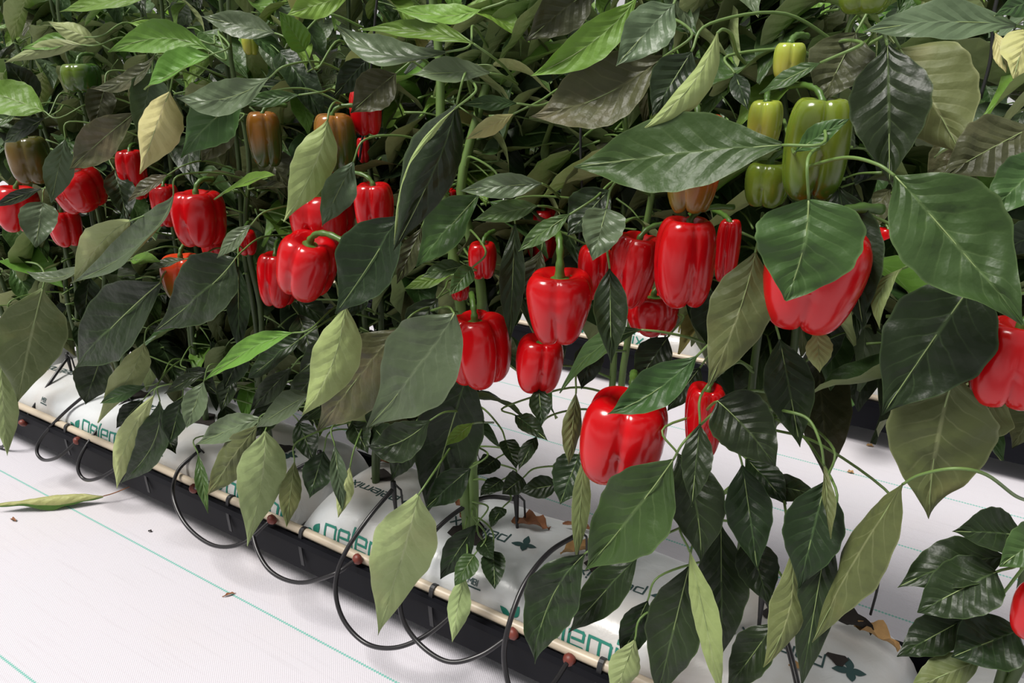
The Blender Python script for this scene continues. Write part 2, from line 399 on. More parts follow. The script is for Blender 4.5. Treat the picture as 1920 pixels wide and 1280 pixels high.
def gutter(yc, x0, x1, label, group):
    mb = MB(); yf, yb = -.125, .125; zb, zt = .048, .122; tk = .004
    sec = [(yf + .014, zb), (yb - .014, zb), (yb, zt), (yb + .008, zt), (yb + .008, zt - tk), (yb - tk, zt - tk)]
    prof2 = [(yf - .008, zt), (yf, zt), (yf + .010, zb + tk), (yb - .010, zb + tk), (yb, zt), (yb + .008, zt),
             (yb + .008, zt - .012), (yb + .005, zt - .012), (yb - .006, zb), (yf + .006, zb), (yf - .005, zt - .012), (yf - .008, zt - .012)]
    n = len(prof2); xs = np.linspace(x0, x1, 12); vs = []; fs = []
    for x in xs:
        for (py, pz) in prof2: vs.append((x, yc + py, pz))
    for i in range(len(xs) - 1):
        for k in range(n):
            k2 = (k + 1) % n; fs.append((i * n + k, (i + 1) * n + k, (i + 1) * n + k2, i * n + k2))
    fs.append(tuple(range(n))); fs.append(tuple((len(xs) - 1) * n + k for k in range(n - 1, -1, -1)))
    t = empty('gutter', (0, yc, 0)); mb.add([(x, y - yc, z) for x, y, z in vs], fs); mb.build('channel', M['gutter'], t, smooth=False)
    x = x0 + .15
    while x < x1:
        m2 = MB(); m2.box((x - .02, -.07, 0), (x + .02, .09, .0478)); m2.build('support_block', M['gutter'], t, smooth=False); x += .9
    tag(t, label, 'gutter', group)
def pipe(yc, x0, x1, label, group):
    mb = MB(); y = yc - .117; pts = [(x0 + (x1 - x0) * i / 30, y, .1275 + .0012 * math.sin(i * 2.1)) for i in range(31)]
    mb.tube(pts, .0075, 10); o = mb.build('irrigation_pipe', M['pipe'], origin=(0, y, .1275)); tag(o, label, 'pipe', group)
gutter(ROW[0], -3.2, .55, 'black trough gutter under the nearest row of white grow bags', 'trough gutters')
gutter(ROW[1], -6, .9, 'black trough gutter of the row behind, seen through the plants', 'trough gutters')
pipe(ROW[0], -3.2, .55, 'beige irrigation pipe along the front lip of the nearest gutter', 'irrigation pipes')
pipe(ROW[1], -6, .9, 'beige irrigation pipe on the gutter of the row behind', 'irrigation pipes')
gb = 'white printed grow bags'
HOLES = {}
PLANT_X = [-1.86, -1.62, -1.42, -1.20, -.98, -.76, -.545, -.33, -.145, .14]
grow_bag(-.845, .075, ROW[0], 1.3, 'white grow bag with green lettering under the nearest plants', gb,
         fronts=(-.812, -.435, -.06), tops=(-.004, -.235, -.455, -.665), smalls=(-.50,),
         holes=((-.545, -.03, .028), (-.33, .0, .03), (-.02, -.005, .012), (-.76, .02, .02), (-.10, .03, .02)))
grow_bag(.085, 1.0, ROW[0], 4.1, 'white grow bag running out of view at the lower right corner', gb, tops=(.3,))
grow_bag(-1.775, -.858, ROW[0], 7.7, 'white grow bag with green lettering at the left behind hanging leaves', gb,
         fronts=(-1.495, -1.05), tops=(-.95, -1.3, -1.6), smalls=(-1.62, -1.22), holes=((-1.2, 0, .025), (-1.42, 0, .025), (-.98, 0, .02), (-1.62, 0, .02)))
grow_bag(-2.70, -1.79, ROW[0], 2.2, 'white grow bag farthest left on the nearest gutter', gb, fronts=(-2.2,))
for i, xa in enumerate((-.46, -1.40, -2.34, -3.28, -4.22)):
    grow_bag(xa, xa + .92, ROW[1], 11.3 + i, ['white grow bag in the row behind, seen under the large red pepper at right',
        'white grow bag in the row behind, second from the right', 'white grow bag in the row behind, third from the right',
        'white grow bag in the row behind, fourth from the right', 'white grow bag in the row behind, leftmost glimpsed'][i], gb,
        fronts=(xa + .13, xa + .56), tops=(xa + .3,))
grow_bag(.48, 1.3, ROW[1], 19.0, 'white grow bag in the row behind at the right edge of the picture', gb)
# clips over the pipe
for i, (px, py) in enumerate(((105, 812), (256, 880), (432, 938), (578, 992), (808, 1112), (1122, 1256))):
    p = atz(px, py, .128); x = p.x; y = ROW[0] - .117
    mb = MB()
    arc = [(x, y + .0085 * math.cos(a), .1275 + .0095 * math.sin(a)) for a in np.linspace(math.pi * .1, math.pi, 7)]
    arc += [(x, y - .012, .112), (x + .001, y - .0125, .095), (x + .002, y - .012, .070)]
    vs = []; fs = []
    for (ax, ay, az) in arc: vs += [(ax - .0035, ay, az), (ax + .0035, ay, az), (ax + .0035, ay - .0016, az + .0008), (ax - .0035, ay - .0016, az + .0008)]
    for k in range(len(arc) - 1):
        for q in range(4): fs.append((4 * k + q, 4 * k + (q + 1) % 4, 4 * k + 4 + (q + 1) % 4, 4 * k + 4 + q))
    mb.add(vs, fs); o = mb.build('pipe_clip', M['clip'], origin=(x, y, .1275), smooth=False)
    tag(o, ['leftmost black strap clip over the beige pipe', 'black strap clip over the pipe, second from the left', 'black strap clip over the pipe, third from the left',
            'black strap clip over the pipe by the leaf emblem', 'black strap clip over the pipe behind a pale hanging leaf', 'black strap clip over the pipe nearest the camera'][i], 'clip', 'pipe clips')
# ------------------------------------------------------------------ drip lines
def drip(pts, label, nozzle=True, stake=True, r=.0034):
    P = [at(px, py, Y) for px, py, Y in pts]
    for p in P: p.z = max(p.z, .006)
    t = empty('drip_line', P[0]); o = P[0].copy()
    mb = MB(); mb.tube([p - o for p in spline(P, 8)], r, 8); mb.build('tube', M['tube'], t)
    if nozzle:
        mb = MB(); d = (P[0] - P[1]).normalized()
        mb.tube([-d * .004, d * .0, d * .004, d * .008, d * .010], [.004, .0082, .0092, .0078, .003], 10); mb.build('nozzle', M['nozzle'], t)
    if stake:
        e = P[-1] - o; mb = MB()
        mb.tube([e + Vector((0, 0, .012)), e + Vector((0, 0, -.0)), e + Vector((.001, 0, -.03)), e + Vector((.002, 0, -.055))], [.0042, .0046, .003, .0022], 8)
        mb.tube([e + Vector((.004, 0, .008)), e + Vector((.013, .002, .0)), e + Vector((.014, .003, -.03))], .0017, 6)
        mb.build('stake', M['stake'], t)
    tag(t, label, 'drip line', 'black drip irrigation lines')
NY = ROW[0] - .132
drip([(862, 1140, NY), (800, 1190, .63), (740, 1214, .605), (685, 1205, .60), (643, 1160, .605), (629, 1100, .62), (645, 1040, .645), (690, 972, .69), (738, 915, .745)],
     'black drip tube forming the largest loop over the gutter, centre of the picture')
drip([(667, 1050, NY), (625, 1076, .635), (560, 1092, .62), (505, 1068, .62), (476, 1010, .64), (480, 950, .68), (530, 895, .74), (600, 856, .79)],
     'black drip tube looping in front of the gutter left of the largest loop')
drip([(958, 1190, NY), (900, 1228, .63), (840, 1240, .61), (785, 1205, .615), (752, 1150, .625), (760, 1080, .65), (820, 990, .72), (900, 935, .79), (968, 935, .815)],
     'black drip tube whose loop crosses the largest loop on its right')
drip([(1065, 1240, NY), (1030, 1290, .62), (985, 1315, .59), (958, 1295, .58), (945, 1230, .59), (956, 1165, .61), (985, 1092, .65), (1030, 1035, .70), (1082, 1002, .745)],
     'black drip tube rising in a wide arc in front of the lettering at lower right')
drip([(507, 976, NY), (455, 1018, .63), (400, 1022, .615), (350, 985, .62), (325, 930, .64), (334, 882, .68), (372, 846, .72)],
     'black drip tube looping down beside the clover emblem at left')
drip([(365, 915, NY), (385, 908, .65), (410, 896, .66), (450, 868, .70), (490, 840, .74)], 'short straight black drip tube at the gutter left of centre', stake=False)
drip([(143, 828, NY), (110, 856, .64), (82, 862, .635), (69, 845, .64), (82, 815, .66), (130, 765, .70), (205, 705, .77)], 'black drip tube with a small loop at the left end of the gutter')
drip([(225, 873, NY), (185, 896, .64), (158, 898, .635), (146, 875, .64), (160, 838, .665), (200, 785, .72), (238, 748, .77)], 'black drip tube with a small loop beside the first lettering')
drip([(45, 790, NY), (62, 765, .69), (95, 715, .735), (127, 670, .79)], 'straight black drip tube with a joint at the far left')
drip([(-30, 860, NY), (0, 838, .66), (18, 812, .67), (30, 790, .69)], 'short piece of black drip tube cut by the left picture edge', stake=False)
drip([(1500, 1310, .66), (1490, 1260, .68), (1472, 1195, .71), (1445, 1140, .75), (1430, 1110, .78)], 'thick black drip tube crossing the grow bag among dark leaves at lower right', nozzle=False)

# ------------------------------------------------------------------ leaves
SHAPES = {'n': [(0, .03), (.05, .19), (.12, .45), (.22, .76), (.34, .96), (.43, 1), (.54, .95), (.67, .75), (.78, .50), (.87, .26), (.94, .10), (1, .004)],
          'r': [(0, .04), (.04, .42), (.10, .74), (.22, .97), (.36, 1), (.52, .93), (.66, .76), (.80, .50), (.90, .25), (.96, .10), (1, .004)],
          'l': [(0, .04), (.06, .20), (.15, .46), (.28, .80), (.40, .97), (.48, 1), (.57, .96), (.68, .80), (.79, .55), (.88, .29), (.95, .11), (1, .004)]}
def wprof(sh, t):
    tb = SHAPES[sh]; xs = [a for a, _ in tb]; ys = [c for _, c in tb]
    y = np.interp(t, xs, ys)
    k = np.interp(np.clip(t - .02, 0, 1), xs, ys); k2 = np.interp(np.clip(t + .02, 0, 1), xs, ys)
    return (y * 2 + k + k2) / 4
def leaf_mb(P0, Pc, P1, N0, W, sh='n', curl=0.0, fold=.15, ruf=.06, quilt=.5, NV=34, NU=12, seed=0, twist=0.0, thk=.00045, edge=0.0):
    rnd = random.Random(seed); mb = MB()
    P0, Pc, P1, N0 = (np.array(p, dtype=float) for p in (P0, Pc, P1, N0))
    t = np.linspace(0, 1, NV + 1)[:, None]
    C = (1 - t) ** 2 * P0 + 2 * t * (1 - t) * Pc + t * t * P1
    T = 2 * (1 - t) * (Pc - P0) + 2 * t * (P1 - Pc); T /= np.linalg.norm(T, axis=1)[:, None]
    N = N0 - T * (T @ N0)[:, None]; N /= np.linalg.norm(N, axis=1)[:, None]
    B = np.cross(T, N)
    tw = twist * t; N2 = N * np.cos(tw) + B * np.sin(tw); B = np.cross(T, N2); N = N2
    v = np.linspace(-1, 1, NU + 1)[None, :]
    asym = 1 + .06 * rnd.uniform(-1, 1) * np.sign(v)
    hw = (W / 2 * wprof(sh, t[:, 0]))[:, None] * asym
    edgew = 1 + .022 * np.sin(t * 2 * math.pi * rnd.uniform(5, 8) + rnd.uniform(0, 6)) * np.abs(v)
    hw = hw * edgew
    c = curl if abs(curl) > 1e-3 else 1e-3
    xs = np.sin(c * v) / c * hw; zs = (1 - np.cos(c * v)) / c * hw
    zs = zs + fold * np.abs(v) * hw
    ph = rnd.uniform(0, 6); fr = rnd.uniform(1.6, 3.0)
    zs = zs + ruf * W * .5 * v ** 2 * np.sin(2 * math.pi * fr * t + ph + np.where(v > 0, 1.9, 0))
    lat = np.abs(np.sin(math.pi * (6.5 * t - 1.5 * np.abs(v) ** .8 + .35 * np.sin(5 * t + ph) + .25 * np.sign(v))))
    zs = zs + quilt * .024 * (.55 + .45 * np.sin(7 * t + 3 * v + ph)) * W * (lat - .6) * (1 - v ** 2) * np.minimum(1, 6 * np.abs(v)) * np.minimum(1, hw / (W * .25))
    for q_ in range(3):
        zs = zs + W * .022 * np.sin(t * rnd.uniform(4, 11) + v * rnd.uniform(-4, 4) + rnd.uniform(0, 6)) * np.minimum(1, hw / (W * .3)) * np.minimum(1, t * 4)
    for q_ in range(5):
        zs = zs + quilt * W * .0085 * np.sin(t * rnd.uniform(14, 30) + rnd.uniform(0, 6)) * np.sin(v * rnd.uniform(4, 9) + rnd.uniform(0, 6)) * np.minimum(1, hw / (W * .3))
    if edge: zs = zs + edge * hw * np.clip((v - .45) / .55, 0, 1) ** 2
    top = C[:, None, :] + B[:, None, :] * xs[..., None] + N[:, None, :] * zs[..., None]
    off = (thk * (1 - np.abs(v) ** 6) + .00003)[..., None] * N[:, None, :]
    uv = [((vv + 1) / 2, tt) for tt in t[:, 0] for vv in v[0]]
    fs = []; fr_ = []; w1 = NU + 1
    for i in range(NV):
        for j in range(NU):
            a = i * w1 + j; fs.append((a, a + w1, a + w1 + 1, a + 1)); fr_.append((a, a + 1, a + w1 + 1, a + w1))
    mb.add((top + off).reshape(-1, 3), fr_, 0, uv); mb.add((top - off).reshape(-1, 3), fs, 1, uv)
    return mb, C, N, T
def stem_at(P, z):
    for a, c in zip(P, P[1:]):
        if a.z <= z <= c.z: return a.lerp(c, (z - a.z) / (c.z - a.z))
    return P[-1].copy()
PLANTS = []                             # filled before the leaves are attached
def plant_for(x, Y):
    return min(PLANTS, key=lambda p: abs(p['x'] - x) + (10 if abs(p['row'] - Y) > .55 else 0))
def smooth_petiole(base, T0, plant, rnd):
    st = min(plant['stems'], key=lambda P: (stem_at(P, base.z) - base).length)
    e = stem_at(st, max(.2, min(1.02, base.z + rnd.uniform(-.035, .01)))); d = e - base
    a = base - T0 * min(.03, d.length * .3)
    return [base, a, base + d * .55 + Vector((0, 0, .16 * d.length)), e]
LEAFN = [0]
def hero(bx, by, tx, ty, wpx, Y, cls, sh='n', c=None, f=None, r=None, q=.75, mid=None, pet=None, dy=-.035, ruf=.07, tw=None, top=None, edge=0.0, bow=None):
    LEAFN[0] += 1; rnd = random.Random(LEAFN[0] * 77 + 5)
    P0 = at(bx, by, Y); P1 = at(tx, ty, Y + dy)
    view = ((P0 + P1) * .5 - Vector((0, 0, CAMZ))).normalized()
    ax = (P1 - P0); L = ax.length; ax.normalize()
    under = cls in UND
    N = (view if under else -view + Vector((0, 0, .45))); N = (N - ax * N.dot(ax)).normalized()
    if mid: Pc = at(mid[0], mid[1], Y + dy * .5) * 2 - (P0 + P1) * .5
    else:
        bw = (bow if bow is not None else rnd.uniform(.04, .10)) * L
        Pc = (P0 + P1) * .5 + (-view) * bw + Vector((0, 0, 1)) * bw * .4
    roll = math.radians(r if r is not None else rnd.uniform(-22, 22))
    N = Matrix.Rotation(roll, 3, ax) @ N
    W = wpx * pxm((bx + tx) / 2, (by + ty) / 2, Y + dy / 2)
    W *= .94 / max(.88, abs(N.dot(view)))
    if c is None: c = rnd.uniform(.15, .5)
    if f is None: f = rnd.uniform(.05, .22)
    if under: c, f = c * .8, f * .7
    tops = TOP[top] if top else TOP['m' if under else cls]
    unds = UND[cls] if under else UND['o' if cls in 'dk' else 'u']
    mb, C, Ns, Ts = leaf_mb(P0 - P0, Pc - P0, P1 - P0, N, W, sh, c, f, ruf, q, seed=LEAFN[0], twist=tw if tw is not None else rnd.uniform(-.25, .25), edge=edge)
    pl = plant_for(P0.x, Y)
    o = mb.build('leaf', [tops, unds], None); o.location = P0 - pl['o'].location; o.parent = pl['o']
    rb = MB(); n = len(C); idx = list(range(0, n, 2))
    rb.tube([Vector(C[i]) for i in idx], [max(.00035, W * .0105 * (1 - .85 * i / (n - 1))) for i in idx], 6); rb.build('midrib', M['rib'], o)
    pm = MB()
    if pet: pp = [P0] + [at(*p) for p in pet]
    else: pp = smooth_petiole(P0, Vector(Ts[0]), pl, rnd)
    pts = [p - P0 for p in spline(pp, 6)]; r0 = max(.0011, W * .0115)
    pm.tube(pts, [r0 * (1 + .5 * i / (len(pts) - 1)) for i in range(len(pts))], 7); pm.build('petiole', M['petiole'], o)
    return o
# ------------------------------------------------------------------ plants (stems first)
def stem_path(x, y, z0, z1, seed, lean=(0, 0), amp=.03):
    n = 12; out = []
    for i in range(n + 1):
        t = i / n; z = z0 + (z1 - z0) * t
        out.append(Vector((x + lean[0] * t + amp * noise.noise(Vector((seed, z * 5, 0))) * min(1, t * 4), y + lean[1] * t + amp * noise.noise(Vector((seed, z * 5, 9))) * min(1, t * 4), z)))
    return out
# shared leaf meshes for the inner foliage
FILL = []
def filler_mesh(i, cls, ln):
    rnd = random.Random(900 + i); W = ln * rnd.uniform(.40, .52); dr = rnd.uniform(.10, .38) * ln
    mb, C, N_, T_ = leaf_mb((0, 0, 0), (ln * .5, 0, dr * .55), (ln, 0, -dr * .5), (0, 0, 1), W, rnd.choice('nnrl'), rnd.uniform(.2, .7), rnd.uniform(.08, .3), .09, .6, NV=12, NU=6, seed=i)
    T0 = Vector(T_[0]); mb.tube(spline([Vector((0, 0, 0)), -T0 * ln * .18, -T0 * ln * .38 + Vector((0, 0, -ln * .05))], 3), [.0009, .0011, .0012, .0013, .0014, .0016, .0018][:7], 5, 2)
    return mb.mesh('leaf', [TOP[cls], UND['o' if cls in 'dk' else 'u'], M['petiole']])
for i in range(30):
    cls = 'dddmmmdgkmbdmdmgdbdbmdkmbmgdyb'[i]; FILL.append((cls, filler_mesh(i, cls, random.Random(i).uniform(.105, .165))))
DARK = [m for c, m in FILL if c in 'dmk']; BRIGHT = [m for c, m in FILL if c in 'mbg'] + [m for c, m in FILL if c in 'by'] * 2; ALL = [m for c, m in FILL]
def filler(parent, pos, az, pitch, roll, scale, mesh):
    o = bpy.data.objects.new('leaf', mesh)
    R = Matrix.Rotation(az, 4, 'Z') @ Matrix.Rotation(pitch, 4, 'Y') @ Matrix.Rotation(roll, 4, 'X')
    o.matrix_basis = Matrix.Translation(pos - parent.location) @ R @ Matrix.Diagonal((scale, scale, scale, 1))
    o.parent = parent; COL.objects.link(o); return o
FRONT_LABELS = ['pepper plant cut by the left picture edge in the front row', 'second pepper plant from the left in the front row, with a brownish green fruit',
  'third pepper plant from the left in the front row', 'front row pepper plant behind the bright red pepper left of centre', 'front row pepper plant with the pale hanging leaf and turning fruit',
  'front row pepper plant with the large dark leaf at the middle', 'front row pepper plant with a bare stem rising from the printed bag at centre', 'front row pepper plant with the largest low red pepper',
  'front row pepper plant with the lime green peppers at right', 'pepper plant cut by the right picture edge in the front row']
for i, x in enumerate(PLANT_X):
    y = ROW[0] - .02 + (.02 if i % 2 else -.008); o = empty('pepper_plant', (x, y, .165))
    stems = []
    for s_ in range(2):
        lean = ((.06 if s_ else -.05) * random.Random(i * 5 + s_).uniform(.2, 1.3), (.03 if s_ else .06)); r0 = .0058 if i != 6 else .0095
        if i == 6: lean = (.0, .06) if s_ else (-.055, .02)
        P = stem_path(x, y, .15, 1.08, i * 3.3 + s_, lean); mb = MB()
        mb.tube([p - o.location for p in spline(P, 3)], [r0 * (1 - .55 * k / 36) for k in range(37)], 8); mb.build('stem', M['petiole' if i in (6, 7) else 'stem'], o); stems.append(P)
    tag(o, FRONT_LABELS[i], 'pepper plant', 'pepper plants in the front row')
    PLANTS.append(dict(x=x, y=y, row=ROW[0], o=o, stems=stems))
B_X = [.13 - .24 * i for i in range(17)]
ORD = 'rightmost,second,third,fourth,fifth,sixth,seventh,eighth,ninth,tenth,eleventh,twelfth,thirteenth,fourteenth,fifteenth,sixteenth,seventeenth'.split(',')
for i, x in enumerate(B_X):
    y = ROW[1] + (.02 if i % 2 else -.02); o = empty('pepper_plant', (x, y, .165)); stems = []
    for s_ in range(2):
        P = stem_path(x, y, .15, 1.14, 50 + i * 2.7 + s_, ((.05 if s_ else -.05), (.03 if s_ else -.03))); mb = MB()
        mb.tube([p - o.location for p in P], [.0075 * (1 - .5 * k / 12) for k in range(13)], 6); mb.build('stem', M['stem'], o); stems.append(P)
    tag(o, 'rightmost pepper plant of the row behind, beside the picture edge' if i == 0 else ORD[i] + ' pepper plant from the right in the row behind', 'pepper plant', 'pepper plants in the second row')
    PLANTS.append(dict(x=x, y=y, row=ROW[1], o=o, stems=stems))
rg = random.Random(4)
CLEAR = [(1665, 462, 75), (1705, 490, 60), (1640, 560, 50), (500, 575, 45), (1380, 480, 35)]   # openings between the plants
for pi, p in enumerate(PLANTS):
    front = p['row'] == ROW[0]; n = 190 if front else 150
    az0 = rg.uniform(0, 6)
    for k in range(n):
        if front:
            left = p['x'] < -.6
            z = rg.uniform(.46 if left else .57, .98) if rg.random() < (.68 if left else .97) else rg.uniform(.27 if left else .5, .48 if left else .6)
        else:
            z = rg.uniform(.46, 1.08) if rg.random() < .94 else rg.uniform(.33, .46)
        s0 = stem_at(p['stems'][k % 2], z); az = az0 + k * 2.4 + rg.uniform(-.5, .5)
        reach = rg.uniform(.015, .11); d = Vector((math.cos(az), math.sin(az), 0))
        pos = s0 + d * reach + Vector((rg.uniform(-.05, .05), 0, rg.uniform(-.02, .03)))
        pitch = rg.uniform(.05, 1.15); sc = rg.uniform(.75, 1.15) * (.75 if z > .8 else 1)
        ctr = pos + d * .06 * sc - Vector((0, 0, .06 * math.sin(pitch)))
        tipy = pos.y + d.y * .13 * sc
        lim = .78 if front else 1.60
        if front and (min(ctr.y, tipy) < lim) and z < 1.0:
            pos.y += lim - min(ctr.y, tipy) + rg.uniform(0, .10)
            if pos.y > 1.12: continue
        pp = project(ctr)
        if pp and pos.y < 1.7 and any(math.hypot(pp[0] - cx, pp[1] - cy) < cr for cx, cy, cr in CLEAR): continue
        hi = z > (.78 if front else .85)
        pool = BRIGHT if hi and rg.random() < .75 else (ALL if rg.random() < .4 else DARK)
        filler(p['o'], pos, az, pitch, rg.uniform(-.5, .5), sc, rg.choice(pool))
# farther rows: foliage too far back to count; one unseen row added behind the viewpoint
def foliage(yc, x0, x1, n, seed, label):
    rnd = random.Random(seed); mb = MB(); srcs = []
    for c, m in FILL[:18]:
        vs = np.array([v.co[:] for v in m.vertices]); fs = [tuple(p.vertices) for p in m.polygons]; mi = [p.material_index for p in m.polygons]
        nv = 13 * 7; keep = [i for i, f in enumerate(fs) if mi[i] == 0 and max(f) < nv]
        uv = [(j / 6, i / 12) for i in range(13) for j in range(7)]
        srcs.append((vs[:nv], [fs[i] for i in keep], c, uv))
    cl = {'d': 0, 'm': 1, 'b': 2, 'g': 3, 'k': 0, 'y': 2}
    for _ in range(n):
        vs, fs, c, uv = rnd.choice(srcs); R = Matrix.Rotation(rnd.uniform(0, 6.3), 4, 'Z') @ Matrix.Rotation(rnd.uniform(0, 1.2), 4, 'Y') @ Matrix.Rotation(rnd.uniform(-.5, .5), 4, 'X')
        R3 = np.array(R.to_3x3()); sc = rnd.uniform(.9, 1.4)
        z = rnd.uniform(.3, 1.25)
        pos = np.array((rnd.uniform(x0, x1), yc + rnd.gauss(0, .13), z))
        mb.add((vs * sc) @ R3.T + pos, fs, cl[c], uv)
    o = mb.build('far_or_added_foliage', [TOP['d'], TOP['m'], TOP['b'], TOP['g']]); tag(o, label, 'foliage', kind='stuff')
foliage(ROW[2], -8, .8, 1500, 5, 'dense pepper foliage of the third row glimpsed through the gaps')
foliage(-.95, -4.5, 3, 1600, 9, 'unseen row of pepper foliage added behind the viewpoint to block low light')  # unseen, added to cut low light coming from behind the camera
foliage(3.9, -11, .8, 1500, 6, 'pale distant pepper foliage at the very back of the greenhouse')

# ------------------------------------------------------------------ the leaves one can tell apart
H = hero
# upper left
H(285, -6, 112, 22, 42, .72, 'b', 'l', c=.6); H(180, 78, 90, 41, 36, .70, 'u', 'n'); H(158, 70, 42, 92, 30, .69, 'b', 'l')
H(152, 84, 8, 118, 28, .68, 'u', 'l', mid=(85, 92)); H(372, 74, 240, 42, 28, .72, 'b', 'l'); H(388, 92, 203, 98, 58, .69, 'b', 'l', mid=(300, 72), c=.5)
H(290, 104, 170, 166, 36, .71, 'k', 'l', mid=(245, 150)); H(515, 62, 376, 30, 50, .71, 'g', 'n', r=0, mid=(450, 48)); H(392, 104, 270, 168, 68, .68, 'b', 'n', c=.5, f=.3)
H(505, 146, 332, 184, 62, .67, 'g', 'l', mid=(420, 185), r=-10); H(318, 172, 263, 326, 84, .665, 'w', 'n', r=18, c=.7, f=.5, top='m'); H(285, 140, 258, 250, 72, .72, 'g', 'r')
H(252, 212, 130, 318, 66, .70, 'k', 'l', q=1.6); H(455, 188, 340, 296, 84, .69, 'm', 'n', q=1.2, mid=(400, 225)); H(432, 242, 378, 302, 52, .715, 'k', 'r')
H(82, 208, -40, 165, 72, .68, 'b', 'n'); H(72, 192, 8, 112, 56, .71, 'd', 'n'); H(84, 222, 6, 268, 38, .69, 'd', 'l'); H(32, 212, -30, 244, 36, .70, 'm', 'l')
H(196, 165, 176, 242, 52, .715, 'k', 'r'); H(122, 262, 96, 380, 54, .675, 'g', 'l'); H(80, 380, 67, 464, 66, .655, 'g', 'r', r=0); H(78, 354, -10, 388, 22, .66, 'd', 'l')
H(215, 320, 240, 416, 52, .72, 'd', 'n'); H(314, 328, 240, 378, 34, .70, 'k', 'l')
H(325, 366, 133, 531, 66, .655, 'g', 'l', mid=(262, 458), r=12, f=.35, dy=-.02); H(243, 415, 138, 529, 64, .645, 'u', 'l', mid=(190, 455), r=-15, dy=-.005); H(170, 488, 50, 509, 34, .655, 'g', 'l', mid=(110, 520))
H(80, 542, 33, 752, 108, .64, 'o', 'n', r=5, pet=[(84, 515, .66), (70, 495, .72), (40, 490, .80)], f=.1); H(2, 680, 14, 854, 46, .63, 'u', 'l', r=15)
H(300, 530, 141, 690, 122, .655, 'd', 'n', r=-8, c=.3, f=.2, q=1.0, pet=[(310, 510, .68), (335, 488, .74), (360, 475, .82)]); H(167, 518, 157, 612, 50, .70, 'd', 'n')
H(442, 484, 289, 622, 112, .65, 'd', 'n', r=-5, c=.3, q=.9, pet=[(455, 470, .67), (490, 445, .72), (545, 440, .80)], mid=(385, 545)); H(447, 500, 448, 660, 44, .70, 'd', 'l')
H(470, 422, 407, 484, 32, .66, 'g', 'l'); H(245, 488, 302, 490, 27, .70, 'b', 'n'); H(345, 486, 272, 506, 22, .69, 'g', 'l'); H(418, 364, 516, 328, 30, .70, 'b', 'l', mid=(470, 338)); H(478, 352, 540, 350, 28, .73, 'k', 'n')
H(560, 178, 452, 196, 30, .70, 'm', 'l'); H(614, 226, 532, 416, 82, .64, 'e', 'n', r=-6, f=.25, c=.4, q=.9, pet=[(618, 205, .65), (628, 192, .68), (640, 196, .74)], mid=(585, 322))
H(662, 304, 604, 424, 68, .655, 'g', 'l', r=-20); H(742, 138, 658, 212, 80, .70, 'k', 'n', f=.4); H(690, 110, 625, 182, 55, .73, 'd', 'n')
H(856, 196, 737, 470, 90, .635, 'd', 'n', r=-32, c=-.3, f=.1, mid=(808, 330), edge=-1.2, ruf=.02); H(750, 405, 629, 588, 128, .63, 'd', 'n', r=8, c=.25, mid=(690, 500))
H(853, 204, 739, 458, 17, .618, 'e', 'l', mid=(772, 315), ruf=.02, dy=-.01); H(790, 428, 744, 532, 44, .69, 'k', 'l'); H(897, 366, 781, 500, 84, .675, 'm', 'n', f=.4, q=1.3); H(874, 498, 790, 520, 36, .665, 'm', 'l', pet=[(885, 503, .67), (900, 510, .74)]); H(845, 516, 757, 541, 30, .68, 'b', 'l')  # first strip is added as the pale curled rim of the tall dark leaf
H(884, 503, 843, 553, 36, .66, 'm', 'r'); H(1016, 344, 861, 358, 50, .67, 'g', 'n', r=-20, q=.9, pet=[(1030, 352, .69), (1050, 372, .78)]); H(1008, 386, 887, 413, 44, .675, 'm', 'n', pet=[(1030, 388, .70), (1058, 398, .78)])
H(1068, 402, 972, 471, 40, .65, 'm', 'l'); H(1142, 356, 1064, 442, 84, .69, 'd', 'n', q=1.3); H(1137, 392, 1112, 488, 80, .645, 'g', 'r', r=0); H(1143, 504, 1146, 682, 70, .635, 'd', 'n', r=0, f=.05)
# upper middle
H(888, 82, 672, 56, 44, .64, 'b', 'l', mid=(790, 60), pet=[(925, 108, .66), (948, 128, .70), (965, 152, .76)], dy=0, c=.9); H(836, 98, 630, 46, 58, .655, 'g', 'l', mid=(720, 102), dy=0, f=.3); H(903, 18, 737, 16, 48, .67, 'b', 'l', mid=(830, 30))
H(655, -8, 538, 28, 56, .66, 'b', 'l'); H(572, 94, 524, 22, 46, .68, 'b', 'r'); H(918, 137, 772, 140, 52, .67, 'g', 'l', pet=[(945, 143, .69), (970, 158, .75)]); H(1115, -25, 986, 78, 92, .68, 'k', 'n', f=.2)
H(1192, -2, 996, 142, 78, .655, 'b', 'l', mid=(1110, 80), c=.5, r=-10); H(1263, 8, 1155, 124, 92, .64, 'g', 'n', r=-5, c=.2, pet=[(1268, -5, .66), (1275, -30, .72)]); H(1243, 108, 996, 218, 138, .66, 'k', 'n', mid=(1118, 185), f=.2, q=.8, r=0)
H(1345, 62, 1197, 246, 74, .60, 'e', 'l', c=1.9, r=25, f=0, mid=(1292, 165), pet=[(1356, 55, .61), (1372, 66, .63), (1382, 100, .66), (1398, 119, .72)], q=.8, ruf=.03, dy=-.01); H(1296, 98, 1222, 218, 84, .635, 'd', 'n')
H(1466, 272, 1076, 313, 146, .60, 'm', 'l', r=0, c=.3, f=.1, mid=(1265, 290), q=.6, dy=-.02, ruf=.05); H(1492, 284, 1594, 222, 44, .63, 'm', 'n', r=0, dy=0, pet=[(1488, 286, .64), (1478, 255, .68), (1470, 225, .74)])
H(1538, 118, 1424, 176, 40, .63, 'm', 'l', dy=0); H(1378, 138, 1402, 206, 34, .68, 'd', 'n'); H(1905, 48, 1618, 60, 76, .60, 'g', 'l', mid=(1760, 42), r=0, c=.2, f=.15, q=.3)
